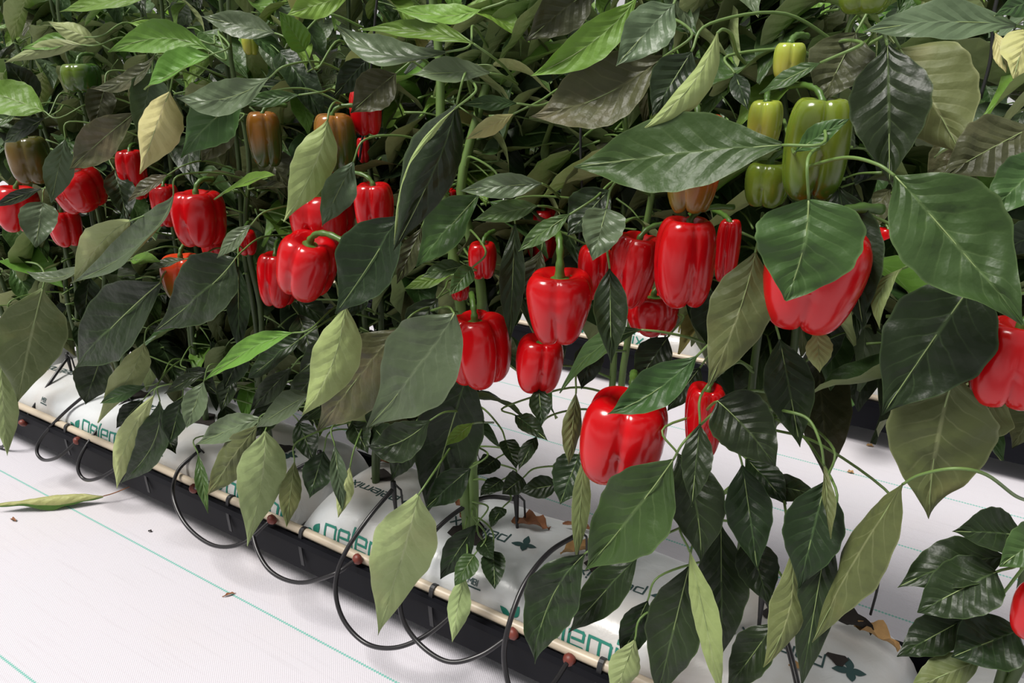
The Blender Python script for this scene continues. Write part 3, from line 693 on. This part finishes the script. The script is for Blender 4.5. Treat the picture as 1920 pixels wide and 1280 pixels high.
H(1664, 86, 1668, 345, 142, .66, 'd', 'n', r=0, f=.35, c=.2, pet=[(1660, 70, .67), (1650, 45, .74)]); H(1688, 92, 1802, 288, 168, .69, 'o', 'r', r=0, f=.05); H(1605, 62, 1538, 196, 112, .71, 'k', 'n', q=1.1)
H(1940, 236, 1764, 332, 118, .66, 'k', 'n', q=1.4, f=.1); H(1975, 285, 1843, 412, 92, .63, 'm', 'n', r=-15); H(1975, 425, 1864, 477, 66, .65, 'd', 'n'); H(1960, -6, 1864, 30, 50, .62, 'm', 'n')
H(1925, 55, 1900, 148, 66, .76, 'w', 'r', q=1.2); H(1866, 62, 1886, 137, 27, .77, 'w', 'l'); H(968, 194, 867, 196, 31, .69, 'm', 'l'); H(962, 214, 874, 261, 36, .70, 'w', 'l', top='k'); H(1060, 100, 1120, 60, 50, .74, 'd')
# middle and lower middle
H(648, 574, 566, 780, 88, .612, 'e', 'n', r=12, f=.3, c=.5, q=.9, mid=(620, 690)); H(748, 618, 596, 808, 122, .672, 'k', 'n', r=-5, q=.9); H(852, 588, 690, 801, 158, .625, 'g', 'n', r=0, c=.2, f=.12, pet=[(838, 575, .66), (800, 585, .74)], mid=(785, 690))
H(548, 624, 385, 712, 44, .64, 'b', 'l', mid=(470, 655)); H(562, 636, 463, 712, 64, .665, 'd', 'n'); H(582, 738, 480, 802, 56, .66, 'g', 'n'); H(546, 690, 470, 770, 40, .70, 'd', 'l'); H(635, 640, 560, 700, 50, .72, 'd', 'n')
H(806, 788, 687, 836, 74, .66, 'd', 'n', r=-15, q=1.1, mid=(745, 830), pet=[(835, 772, .68), (870, 773, .72), (905, 786, .765)]); H(886, 794, 835, 836, 31, .66, 'b', 'l', pet=[(900, 792, .70), (925, 792, .765)]); H(880, 690, 800, 962, 118, .72, 'd', 'n', r=0)
H(784, 928, 709, 1190, 112, .61, 'u', 'n', r=-5, f=.08, c=.25, mid=(752, 1050), pet=[(800, 905, .625), (825, 868, .66), (853, 826, .72)], dy=-.01); H(882, 878, 798, 953, 58, .69, 'd', 'n'); H(892, 984, 826, 1085, 52, .70, 'd', 'l')
H(889, 1040, 853, 1098, 44, .675, 'm', 'r'); H(869, 1076, 848, 1203, 44, .66, 'u', 'l', r=10); H(925, 1034, 928, 1104, 48, .69, 'd', 'r', r=0); H(942, 952, 920, 988, 30, .71, 'd', 'r'); H(905, 1012, 925, 1048, 34, .70, 'd', 'r')
H(966, 778, 1027, 826, 36, .70, 'd', 'n'); H(1006, 818, 972, 882, 34, .70, 'd', 'n'); H(948, 826, 968, 878, 38, .71, 'd', 'r'); H(980, 896, 942, 926, 42, .72, 'd', 'r'); H(1048, 908, 973, 922, 46, .70, 'd', 'n'); H(1086, 852, 1050, 945, 74, .70, 'd', 'r'); H(940, 900, 900, 930, 36, .73, 'd', 'r'); H(930, 860, 895, 890, 40, .74, 'd', 'r')
H(1080, 738, 1066, 872, 42, .68, 'o', 'l'); H(1096, 850, 1080, 1050, 36, .66, 'o', 'l', r=10); H(1010, 724, 1016, 798, 42, .70, 'd', 'l'); H(1202, 618, 1050, 737, 46, .63, 'm', 'l', mid=(1120, 655), pet=[(1240, 622, .64), (1290, 632, .67), (1320, 642, .72)], dy=-.01)
H(1306, 668, 1139, 776, 84, .60, 'm', 'n', r=-12, c=.5, f=.2, mid=(1225, 735), dy=-.03); H(1416, 474, 1326, 727, 122, .615, 'o', 'n', r=0, f=.1, c=.2, mid=(1382, 595), pet=[(1424, 440, .64), (1430, 400, .72)]); H(1516, 374, 1472, 563, 204, .575, 'm', 'r', r=0, f=.06, c=.25, mid=(1505, 470), dy=-.015)
H(1678, 330, 1918, 608, 205, .575, 'm', 'n', r=0, c=.3, f=.14, q=1.3, mid=(1790, 455), pet=[(1645, 308, .58), (1590, 295, .60), (1530, 308, .63), (1495, 322, .68)], dy=-.02); H(1838, 512, 1654, 778, 196, .625, 'd', 'n', r=0, q=1.3, f=.1); H(1790, 702, 1741, 972, 180, .605, 'o', 'n', r=0, q=.9, mid=(1756, 830), pet=[(1800, 694, .615), (1820, 700, .64), (1845, 716, .70)], f=.08, dy=0)
H(1872, 730, 1818, 834, 96, .66, 'o', 'n'); H(1850, 615, 1808, 722, 62, .67, 'u', 'n'); H(1692, 503, 1650, 617, 30, .66, 'e', 'l', mid=(1652, 548)); H(1572, 352, 1618, 614, 128, .665, 'd', 'n', r=0); H(1532, 612, 1537, 698, 46, .66, 'u', 'l')
H(1462, 636, 1500, 838, 96, .67, 'd', 'n', r=0); H(1346, 752, 1454, 874, 120, .61, 'd', 'r', r=0, c=.2, pet=[(1335, 758, .63), (1310, 785, .70)], dy=-.01, mid=(1400, 805)); H(1545, 872, 1558, 1010, 30, .62, 'o', 'l', r=50, pet=[(1538, 830, .62), (1515, 785, .63), (1470, 770, .64), (1442, 768, .70)])
H(1548, 902, 1498, 1104, 112, .635, 'd', 'n', r=0); H(1556, 975, 1502, 1288, 66, .625, 'd', 'l', r=0); H(1692, 908, 1523, 1204, 92, .60, 'o', 'n', r=30, f=.3, mid=(1600, 1060), pet=[(1725, 890, .592), (1790, 878, .585), (1850, 890, .60), (1905, 930, .66), (1935, 940, .74)], dy=-.01); H(1648, 985, 1588, 1118, 66, .66, 'd', 'n')
H(1262, 862, 1098, 1067, 142, .59, 'm', 'n', r=0, f=.12, mid=(1185, 965), dy=-.02, top=None); H(1272, 852, 1314, 1055, 110, .625, 'd', 'n', r=0, mid=(1305, 950)); H(1312, 795, 1297, 950, 62, .59, 'd', 'n', r=0); H(1392, 872, 1420, 1068, 92, .635, 'd', 'n', r=0); H(1352, 985, 1352, 1236, 96, .65, 'd', 'n', r=0); H(1402, 1005, 1442, 1136, 84, .66, 'd', 'n', r=0)
H(1293, 1034, 1352, 1310, 50, .59, 'e', 'l', r=15); H(1292, 1062, 1232, 1310, 100, .60, 'd', 'n', r=5); H(1214, 1126, 1164, 1236, 64, .65, 'd', 'n'); H(1096, 1038, 1003, 1244, 104, .61, 'd', 'n', q=2.0, f=.1, r=0, mid=(1030, 1130)); H(1194, 1046, 1066, 1186, 74, .65, 'd', 'n')
H(1484, 1038, 1431, 1250, 62, .61, 'o', 'l', mid=(1478, 1150), f=.3); H(1454, 1168, 1362, 1296, 76, .635, 'd', 'n'); H(1190, 1200, 1150, 1310, 60, .62, 'u', 'l'); H(1400, 860, 1475, 945, 60, .68, 'd', 'l'); H(1420, 905, 1540, 930, 50, .68, 'd', 'l')
H(1252, 632, 1192, 722, 74, .735, 'd'); H(1312, 690, 1252, 770, 60, .72, 'd'); H(966, 420, 956, 640, 52, .725, 'd', 'l'); H(1332, 545, 1338, 660, 84, .715, 'd'); H(1120, 640, 1090, 730, 60, .73, 'd'); H(1015, 470, 985, 560, 46, .75, 'k', 'l'); H(820, 560, 760, 650, 70, .73, 'd'); H(690, 540, 640, 600, 50, .73, 'd')
H(655, 700, 605, 792, 62, .715, 'd'); H(725, 722, 690, 806, 56, .72, 'd'); H(602, 690, 540, 764, 50, .715, 'd'); H(525, 742, 468, 826, 46, .70, 'd'); H(775, 810, 735, 900, 60, .73, 'd'); H(460, 650, 420, 730, 46, .72, 'd'); H(250, 690, 215, 760, 46, .73, 'd'); H(560, 590, 590, 680, 50, .74, 'd'); H(420, 760, 440, 840, 40, .72, 'd')
# lower right cluster
H(1925, 1004, 1786, 996, 84, .63, 'd', 'n', r=0); H(1886, 1044, 1683, 1101, 96, .625, 'd', 'n', r=0, mid=(1780, 1062)); H(1868, 1072, 1720, 1148, 112, .61, 'd', 'r', r=0); H(1806, 1162, 1682, 1231, 78, .63, 'd', 'n', r=0); H(1965, 998, 1874, 1062, 74, .59, 'm', 'r'); H(1912, 1182, 1784, 1232, 116, .62, 'd', 'n', r=0); H(1840, 1236, 1700, 1296, 66, .61, 'o', 'n')
# lower left
H(270, 644, 183, 792, 56, .67, 'u', 'l', mid=(240, 710)); H(272, 724, 188, 756, 27, .66, 'm', 'l'); H(288, 742, 219, 916, 46, .635, 'u', 'l', r=0, mid=(238, 830)); H(300, 752, 226, 905, 62, .65, 'd', 'n', r=0, mid=(285, 835)); H(268, 750, 218, 802, 38, .68, 'd', 'n'); H(342, 745, 318, 832, 48, .67, 'd', 'n'); H(382, 716, 350, 802, 48, .665, 'g', 'l')
H(386, 698, 308, 738, 28, .68, 'd', 'l'); H(492, 784, 366, 834, 48, .66, 'g', 'n', q=1.2); H(482, 798, 388, 928, 64, .64, 'o', 'l'); H(497, 808, 464, 1024, 84, .62, 'u', 'n', r=0, pet=[(503, 795, .635), (520, 765, .68), (545, 735, .76)], mid=(490, 905)); H(372, 852, 390, 962, 25, .655, 'm', 'l'); H(552, 866, 537, 988, 42, .65, 'o', 'l')
H(607, 846, 580, 934, 60, .68, 'd', 'n'); H(628, 836, 642, 958, 34, .66, 'g', 'l'); H(656, 876, 634, 970, 34, .655, 'u', 'l'); H(192, 664, 160, 758, 66, .70, 'd', 'n'); H(15, 590, -5, 700, 60, .68, 'd', 'n'); H(300, 800, 330, 850, 40, .68, 'd', 'n'); H(350, 690, 410, 740, 40, .72, 'd', 'n'); H(440, 700, 415, 770, 40, .71, 'd', 'l'); H(560, 790, 590, 870, 45, .71, 'd', 'n'); H(700, 800, 740, 850, 50, .73, 'd', 'n'); H(660, 790, 690, 850, 45, .72, 'd', 'n')
# on the row behind
H(1604, 690, 1586, 774, 52, 1.62, 'm', 'n', r=0); H(1625, 655, 1578, 690, 60, 1.64, 'd', 'r'); H(1560, 640, 1610, 660, 40, 1.64, 'm', 'n'); H(1560, 650, 1530, 690, 34, 1.65, 'd', 'n')

# ------------------------------------------------------------------ peppers
PEPN = [0]
def pepper(cx, cy, wpx, hpx, Y, col, label, tilt=0, lean=0, taper=.10, lobes=4, rot=None, stalk=True, sdir=None, slen=.024, scar=False, groove=.13):
    PEPN[0] += 1; rnd = random.Random(PEPN[0] * 31 + 7)
    s = pxm(cx, cy, Y); Rr = wpx * s * .5; Hh = hpx * s * .5
    ctr = at(cx, cy, Y + Rr * .2); view = (ctr - Vector((0, 0, CAMZ))).normalized()
    t = empty('bell_pepper', ctr)
    R = Matrix.Rotation(math.radians(tilt), 3, view) @ Matrix.Rotation(math.radians(lean), 3, Vector((CY, SY, 0))) @ Matrix.Rotation(rot if rot is not None else rnd.uniform(0, 6), 3, 'Z')
    NT, NP = 56, 30; vs = []; fs = []
    ph = 0; lz = [rnd.uniform(.90, 1.08) for _ in range(lobes)]; le = [rnd.uniform(.5, 1.0) for _ in range(lobes)]
    wob = [rnd.uniform(-.12, .12) for _ in range(lobes)]
    for i in range(NP + 1):
        f = math.pi * i / NP; sf, cf = math.sin(f), math.cos(f)
        r0 = max(0, sf) ** .50; z0 = math.copysign(abs(cf) ** .72, cf)
        for k in range(NT):
            th = 2 * math.pi * k / NT; q = (th * lobes / (2 * math.pi)); li = int(q) % lobes; fq = q - int(q)
            lob = math.sin(math.pi * fq) ** .55
            a0, a1 = lz[li], lz[(li + 1) % lobes] if fq > .5 else lz[(li - 1) % lobes]
            sz = a0 + (a1 - a0) * abs(fq - .5)
            gz = groove * (1.0 + .55 * max(0, -z0) + .35 * max(0, z0))
            r = r0 * sz * (1 - gz * (1 - lob)) * (1 - taper * (1 - z0) * .5 + .02 * z0)
            z = z0
            top = math.exp(-(r0 / .42) ** 2); 
            if z0 > 0: z -= .34 * top + .05 * (1 - lob) * r0
            else: z += .30 * math.exp(-(r0 / .40) ** 2) + .14 * (1 - lob) * min(1, r0 * 1.4) + .10 * (1 - le[li]) * r0
            p = Vector((r * Rr * math.cos(th) / .985, r * Rr * math.sin(th) / .985, z * Hh))
            p *= 1 + .018 * noise.noise(Vector((p.x * 26, p.y * 26, p.z * 18 + PEPN[0] * 9)))
            vs.append(R @ p)
    for i in range(NP):
        for k in range(NT):
            k2 = (k + 1) % NT; fs.append((i * NT + k, (i + 1) * NT + k, (i + 1) * NT + k2, i * NT + k2))
    mb = MB(); mb.add(vs, fs); mb.build('flesh', PM[col], t)
    tz = Hh * .68
    mb = MB(); cv = [R @ Vector((0, 0, tz + Rr * .10))]; n = 30; fs = []      # calyx
    for ring, (rr, zz) in enumerate(((.16, .10), (.30, .055), (.40, .035))):
        for k in range(n):
            a = 2 * math.pi * k / n; star = 1 + (.22 * math.cos(5 * a + PEPN[0]) if ring == 2 else 0)
            cv.append(R @ Vector((rr * star * Rr * math.cos(a), rr * star * Rr * math.sin(a), tz + zz * Rr + (.10 * Rr if ring == 2 else .02 * Rr))))
    for k in range(n): fs.append((0, 1 + k, 1 + (k + 1) % n))
    for ring in range(2):
        for k in range(n):
            a = 1 + ring * n + k; c_ = 1 + ring * n + (k + 1) % n; fs.append((a, a + n, c_ + n, c_))
    mb.add(cv, fs); cal = mb.build('calyx', M['calyx'], t)
    if stalk:
        sd = Vector(sdir) if sdir else Vector((rnd.uniform(-.02, .02), .02, 0))
        b0 = R @ Vector((0, 0, tz)); up = R @ Vector((0, 0, 1)); sr = max(.0030, Rr * .105); slen = min(slen, Rr * .62) if slen < .04 else slen
        pts = spline([b0, b0 + up * slen * .5, b0 + up * slen * .95 + sd * .35, b0 + up * slen * 1.1 + sd, b0 + up * slen * 1.0 + sd * 1.8], 5)
        mb = MB(); mb.tube(pts, [sr * (1.5 - .6 * min(1, k / 6) + .12 * math.sin(k * 1.7)) for k in range(len(pts))], 9); mb.build('stalk', M['calyx'], t)
    if scar:
        e = R @ Vector((0, 0, -Hh * .74)); dn = R @ Vector((0, 0, -1)); mb = MB()
        mb.tube([e, e + dn * Hh * .10, e + dn * Hh * .2], [.0028, .0018, .0008], 6); mb.build('blossom_scar', M['scar'], t)
    tag(t, label, 'pepper', 'bell peppers on the plants'); return t
Pp = pepper
Pp(375, 410, 100, 112, .70, 'red', 'bright red bell pepper left of centre hanging above a dark leaf', taper=.12, rot=.2)
Pp(400, 462, 52, 56, .745, 'red', 'small red pepper end peeping out below the bright left-centre pepper', stalk=False)
Pp(345, 520, 84, 92, .71, 'orange', 'orange red pepper mostly hidden behind the dark shiny leaf at left', groove=.1)
Pp(574, 500, 122, 128, .665, 'red', 'tilted glossy red pepper with a tan blossom scar left of the big dark leaf', tilt=20, lean=14, scar=True, sdir=(.03, .0, -.004), taper=.06)
Pp(518, 524, 76, 112, .72, 'red', 'dark red pepper tucked behind the tilted glossy one', tilt=4)
Pp(606, 414, 120, 116, .725, 'red', 'red pepper behind the pale hanging leaf and the grey leaf')
Pp(702, 394, 86, 110, .69, 'red', 'bright red pepper with a green stalk left of the tall dark leaf', taper=.14, sdir=(-.03, .0, 0), rot=.5)
Pp(148, 358, 98, 82, .70, 'red', 'squat red pepper at left under the crinkled bronze leaf', tilt=-15)
Pp(122, 428, 66, 74, .715, 'red', 'red pepper under the squat one near the left edge', taper=.2)
Pp(34, 392, 84, 92, .69, 'red', 'red pepper at the left picture edge crossed by a narrow leaf', tilt=8)
Pp(250, 328, 54, 100, .735, 'red', 'narrow dark red pepper in shade below the yellow leaf')
Pp(312, 385, 54, 84, .74, 'red', 'dark red pepper in shade just left of the bright left-centre pepper')
Pp(462, 455, 40, 50, .75, 'red', 'little dark red pepper in shade right of the bright left-centre pepper')
Pp(58, 300, 78, 94, .70, 'brown', 'brownish green pepper high at the left edge', rot=.8)
Pp(152, 146, 68, 56, .73, 'deep', 'green pepper in the upper left foliage')
Pp(320, 108, 54, 52, .76, 'deep', 'dark green pepper half hidden in the upper left foliage')
Pp(498, 262, 70, 110, .715, 'turn', 'turning orange green pepper hanging left of the pale leaf')
Pp(628, 268, 84, 116, .71, 'turn', 'turning orange brown pepper with a bent stalk behind the pale leaf', sdir=(.02, .01, 0))
Pp(688, 210, 66, 92, .76, 'red', 'deep red pepper in shade behind the stem at upper middle')
Pp(681, 282, 26, 50, .80, 'red', 'sliver of red pepper between stems at upper middle', stalk=False)
Pp(840, 375, 44, 44, .80, 'red', 'small red pepper right of the tall dark leaf')
Pp(906, 488, 58, 74, .715, 'red', 'small red pepper above the narrow leaves at the centre')
Pp(862, 545, 36, 40, .76, 'red', 'dark red pepper scrap under a small round leaf', stalk=False)
Pp(895, 655, 120, 150, .685, 'red', 'large red pepper right of the big grey-green leaf at the centre', tilt=-4, taper=.02, groove=.18)
Pp(1048, 576, 146, 150, .66, 'red', 'large heart-shaped red pepper with a green stalk at the centre', taper=.30, rot=.35, slen=.04, groove=.13)
Pp(1012, 682, 98, 114, .705, 'red', 'red pepper just below the heart-shaped one', tilt=6, taper=.05)
Pp(1116, 510, 70, 110, .735, 'red', 'red pepper partly hidden right of the heart-shaped one', taper=.2)
Pp(1188, 508, 104, 152, .70, 'red', 'long red pepper with a pointed lower end left of the tall blocky one', tilt=8, taper=.28, groove=.17)
Pp(1287, 492, 116, 184, .665, 'red', 'tall blocky red pepper right of the centre', taper=.02, rot=.6)
Pp(1364, 470, 48, 130, .74, 'red', 'dark red pepper behind the stem beside the tall blocky one')
Pp(1522, 522, 204, 214, .625, 'red', 'very large bright red pepper covered by a broad leaf at right', taper=.22, tilt=6, rot=.2, groove=.12)
Pp(1300, 308, 120, 200, .66, 'orange', 'orange red pepper behind the broad horizontal leaf', taper=.25, groove=.1)
Pp(1224, 588, 100, 84, .75, 'red', 'shaded dark red pepper below the tall blocky one')
Pp(1170, 822, 172, 186, .635, 'red', 'largest low red pepper with a leaf lying over its shoulder', taper=.06, tilt=6, rot=.3, groove=.17)
Pp(1322, 790, 84, 160, .665, 'red', 'red pepper hidden among dark leaves right of the largest low one', taper=.25)
Pp(1896, 680, 128, 178, .62, 'red', 'dark red pepper cut by the right picture edge at mid height', taper=-.1, groove=.12)
Pp(1958, 1150, 110, 130, .58, 'red', 'red pepper barely showing at the lower right edge')
Pp(1528, 280, 124, 204, .665, 'green', 'large lime green pepper hanging at upper right', taper=.0, groove=.16, rot=.4)
Pp(1432, 236, 72, 100, .70, 'lime', 'pale lime pepper left of the large green one at upper right')
Pp(1440, 346, 92, 90, .70, 'green', 'round green pepper below the pale lime one')
Pp(1478, 116, 64, 74, .69, 'lime', 'small lime pepper with an orange blush near the top right')
Pp(1626, -14, 106, 84, .66, 'green', 'green pepper cut by the top picture edge')
Pp(1660, 458, 42, 68, 1.70, 'red', 'distant red pepper on the row behind right of the very large one')
Pp(1706, 486, 36, 46, 1.70, 'red', 'distant small red pepper peeping beside the big shiny leaf')
Pp(1382, 480, 32, 32, 1.70, 'red', 'tiny distant red pepper above the olive leaf')
Pp(1018, 440, 70, 110, .82, 'red', 'shaded red pepper behind the small leaf above the heart-shaped one')
Pp(985, 376, 50, 60, .84, 'red', 'shaded red pepper higher up behind the grey leaves at the centre')
Pp(470, 84, 34, 40, .80, 'lime', 'little yellow green pepper near the top left of centre')
Pp(1786, 100, 30, 26, .90, 'lime', 'tiny yellow pepper under the wide grey-green leaf at top right')

# ------------------------------------------------------------------ strings, litter
for i, (x0, y0, x1, y1, Y) in enumerate(((1838, 185, 1862, 60, .80), (1632, 1152, 1664, 985, .86), (674, 300, 702, 60, .78), (1085, 470, 1090, 300, .80))):
    a, c = at(x0, y0, Y), at(x1, y1, Y); d = (c - a); e = a + d * (1.0 if i == 1 else 1.8)
    mb = MB(); mb.tube(spline([Vector((0, 0, 0)), (e - a) * .35 + Vector((.002, 0, 0)), (e - a) * .7 - Vector((.002, 0, 0)), e - a], 5), .0016, 6)
    o = mb.build('support_string', M['string'], origin=None); o.location = a
    tag(o, ['black support string hanging at the upper right', 'thin black string rising from the bag at the lower right', 'black support string beside the deep red pepper', 'black support string above the heart-shaped pepper'][i], 'string', 'support strings')
def litter(px, py, z, ln, wd, ang, label, m='dry', curl=1.2, seed=0, cat='dried leaf'):
    p = atz(px, py, z); rnd = random.Random(seed)
    d = Vector((math.cos(ang), math.sin(ang), 0)) * ln
    mb, C, N_, T_ = leaf_mb((0, 0, 0), d * .5 + Vector((0, 0, ln * .16)), d, (0, 0, 1), wd, 'l', curl, .2, .35, 1.5, NV=12, NU=6, seed=seed)
    mb.v = [(v[0], v[1], v[2]) for v in mb.v]; zmin = min(v[2] for v in mb.v)
    o = mb.build('dried_leaf' if cat == 'dried leaf' else 'fallen_leaf', [M[m], M[m]] if m in M else [TOP['y'], UND['w']]); o.location = (p.x, p.y, p.z - zmin + .0006)
    tag(o, label, cat, 'fallen leaves and litter'); return o
bt = .176
litter(890, 1000, bt, .05, .03, 2.6, 'curled brown dried leaf left of the bare stem base', seed=1)
litter(960, 985, bt, .06, .035, .3, 'crumpled brown dried leaf right of the bare stem base', seed=2)
litter(1050, 1040, bt, .06, .03, .6, 'tan dried leaf under the wide black drip arc', 'straw', seed=3)
litter(1055, 985, bt, .05, .014, .2, 'dark brown dried scrap lying behind the wide black drip arc', seed=4)
litter(700, 865, bt, .06, .014, .1, 'brown dried pod-like scrap on the bag beside the upside-down lettering', seed=5)
litter(855, 950, bt, .045, .03, .9, 'reddish dried leaf beside the lettering behind the pale hanging leaf', seed=6)
litter(1600, 1180, bt + .004, .055, .03, -.25, 'tan straw tuft lying on the bag at the lower right', 'straw', seed=7)
litter(1555, 1165, bt + .006, .05, .035, .0, 'dark torn flap of film beside the straw tuft', 'soil', seed=8)
litter(1478, 1250, bt - .004, .02, .012, .1, 'small tan crumb on the bag under the dark leaves', 'straw', seed=9)
litter(417, 1120, 0, .022, .006, 1.0, 'tiny twisted brown bit on the white floor in front', seed=10)
litter(20, 974, 0, .018, .008, .1, 'tiny brown bit on the floor near the fallen green leaf', seed=11)
litter(278, 997, 0, .008, .006, .5, 'black speck lying on the green floor thread', 'soil', seed=12)
litter(1588, 886, 0, .014, .010, .2, 'small tan crumb on the floor between the rows', 'straw', seed=13)
litter(1624, 836, 0, .016, .010, .2, 'second tan crumb on the floor nearer the row behind', 'straw', seed=14)
# the fallen rolled leaf lying on the floor at left
a, c = atz(196, 940, .004), atz(-12, 958, .004); d = c - a
mb, C, N_, T_ = leaf_mb((0, 0, 0), d * .5 + Vector((0, 0, .02)), d, (0, 0, 1), .060, 'l', -2.2, 0, .1, .8, NV=24, NU=12, seed=88)
zmin = min(v[2] for v in mb.v); o = mb.build('fallen_leaf', [UND['w'], TOP['b']]); o.location = (a.x, a.y, .0008 - zmin)
pm = MB(); u = -d.normalized(); pm.tube(spline([Vector((0, 0, 0)), u * .02 + Vector((0, .004, .004)), u * .045 + Vector((0, .02, .012))], 5), .0012, 6); pm.build('petiole', M['dry'], o)
tag(o, 'rolled yellow green leaf lying on the white floor at left', 'fallen leaf', 'fallen leaves and litter')
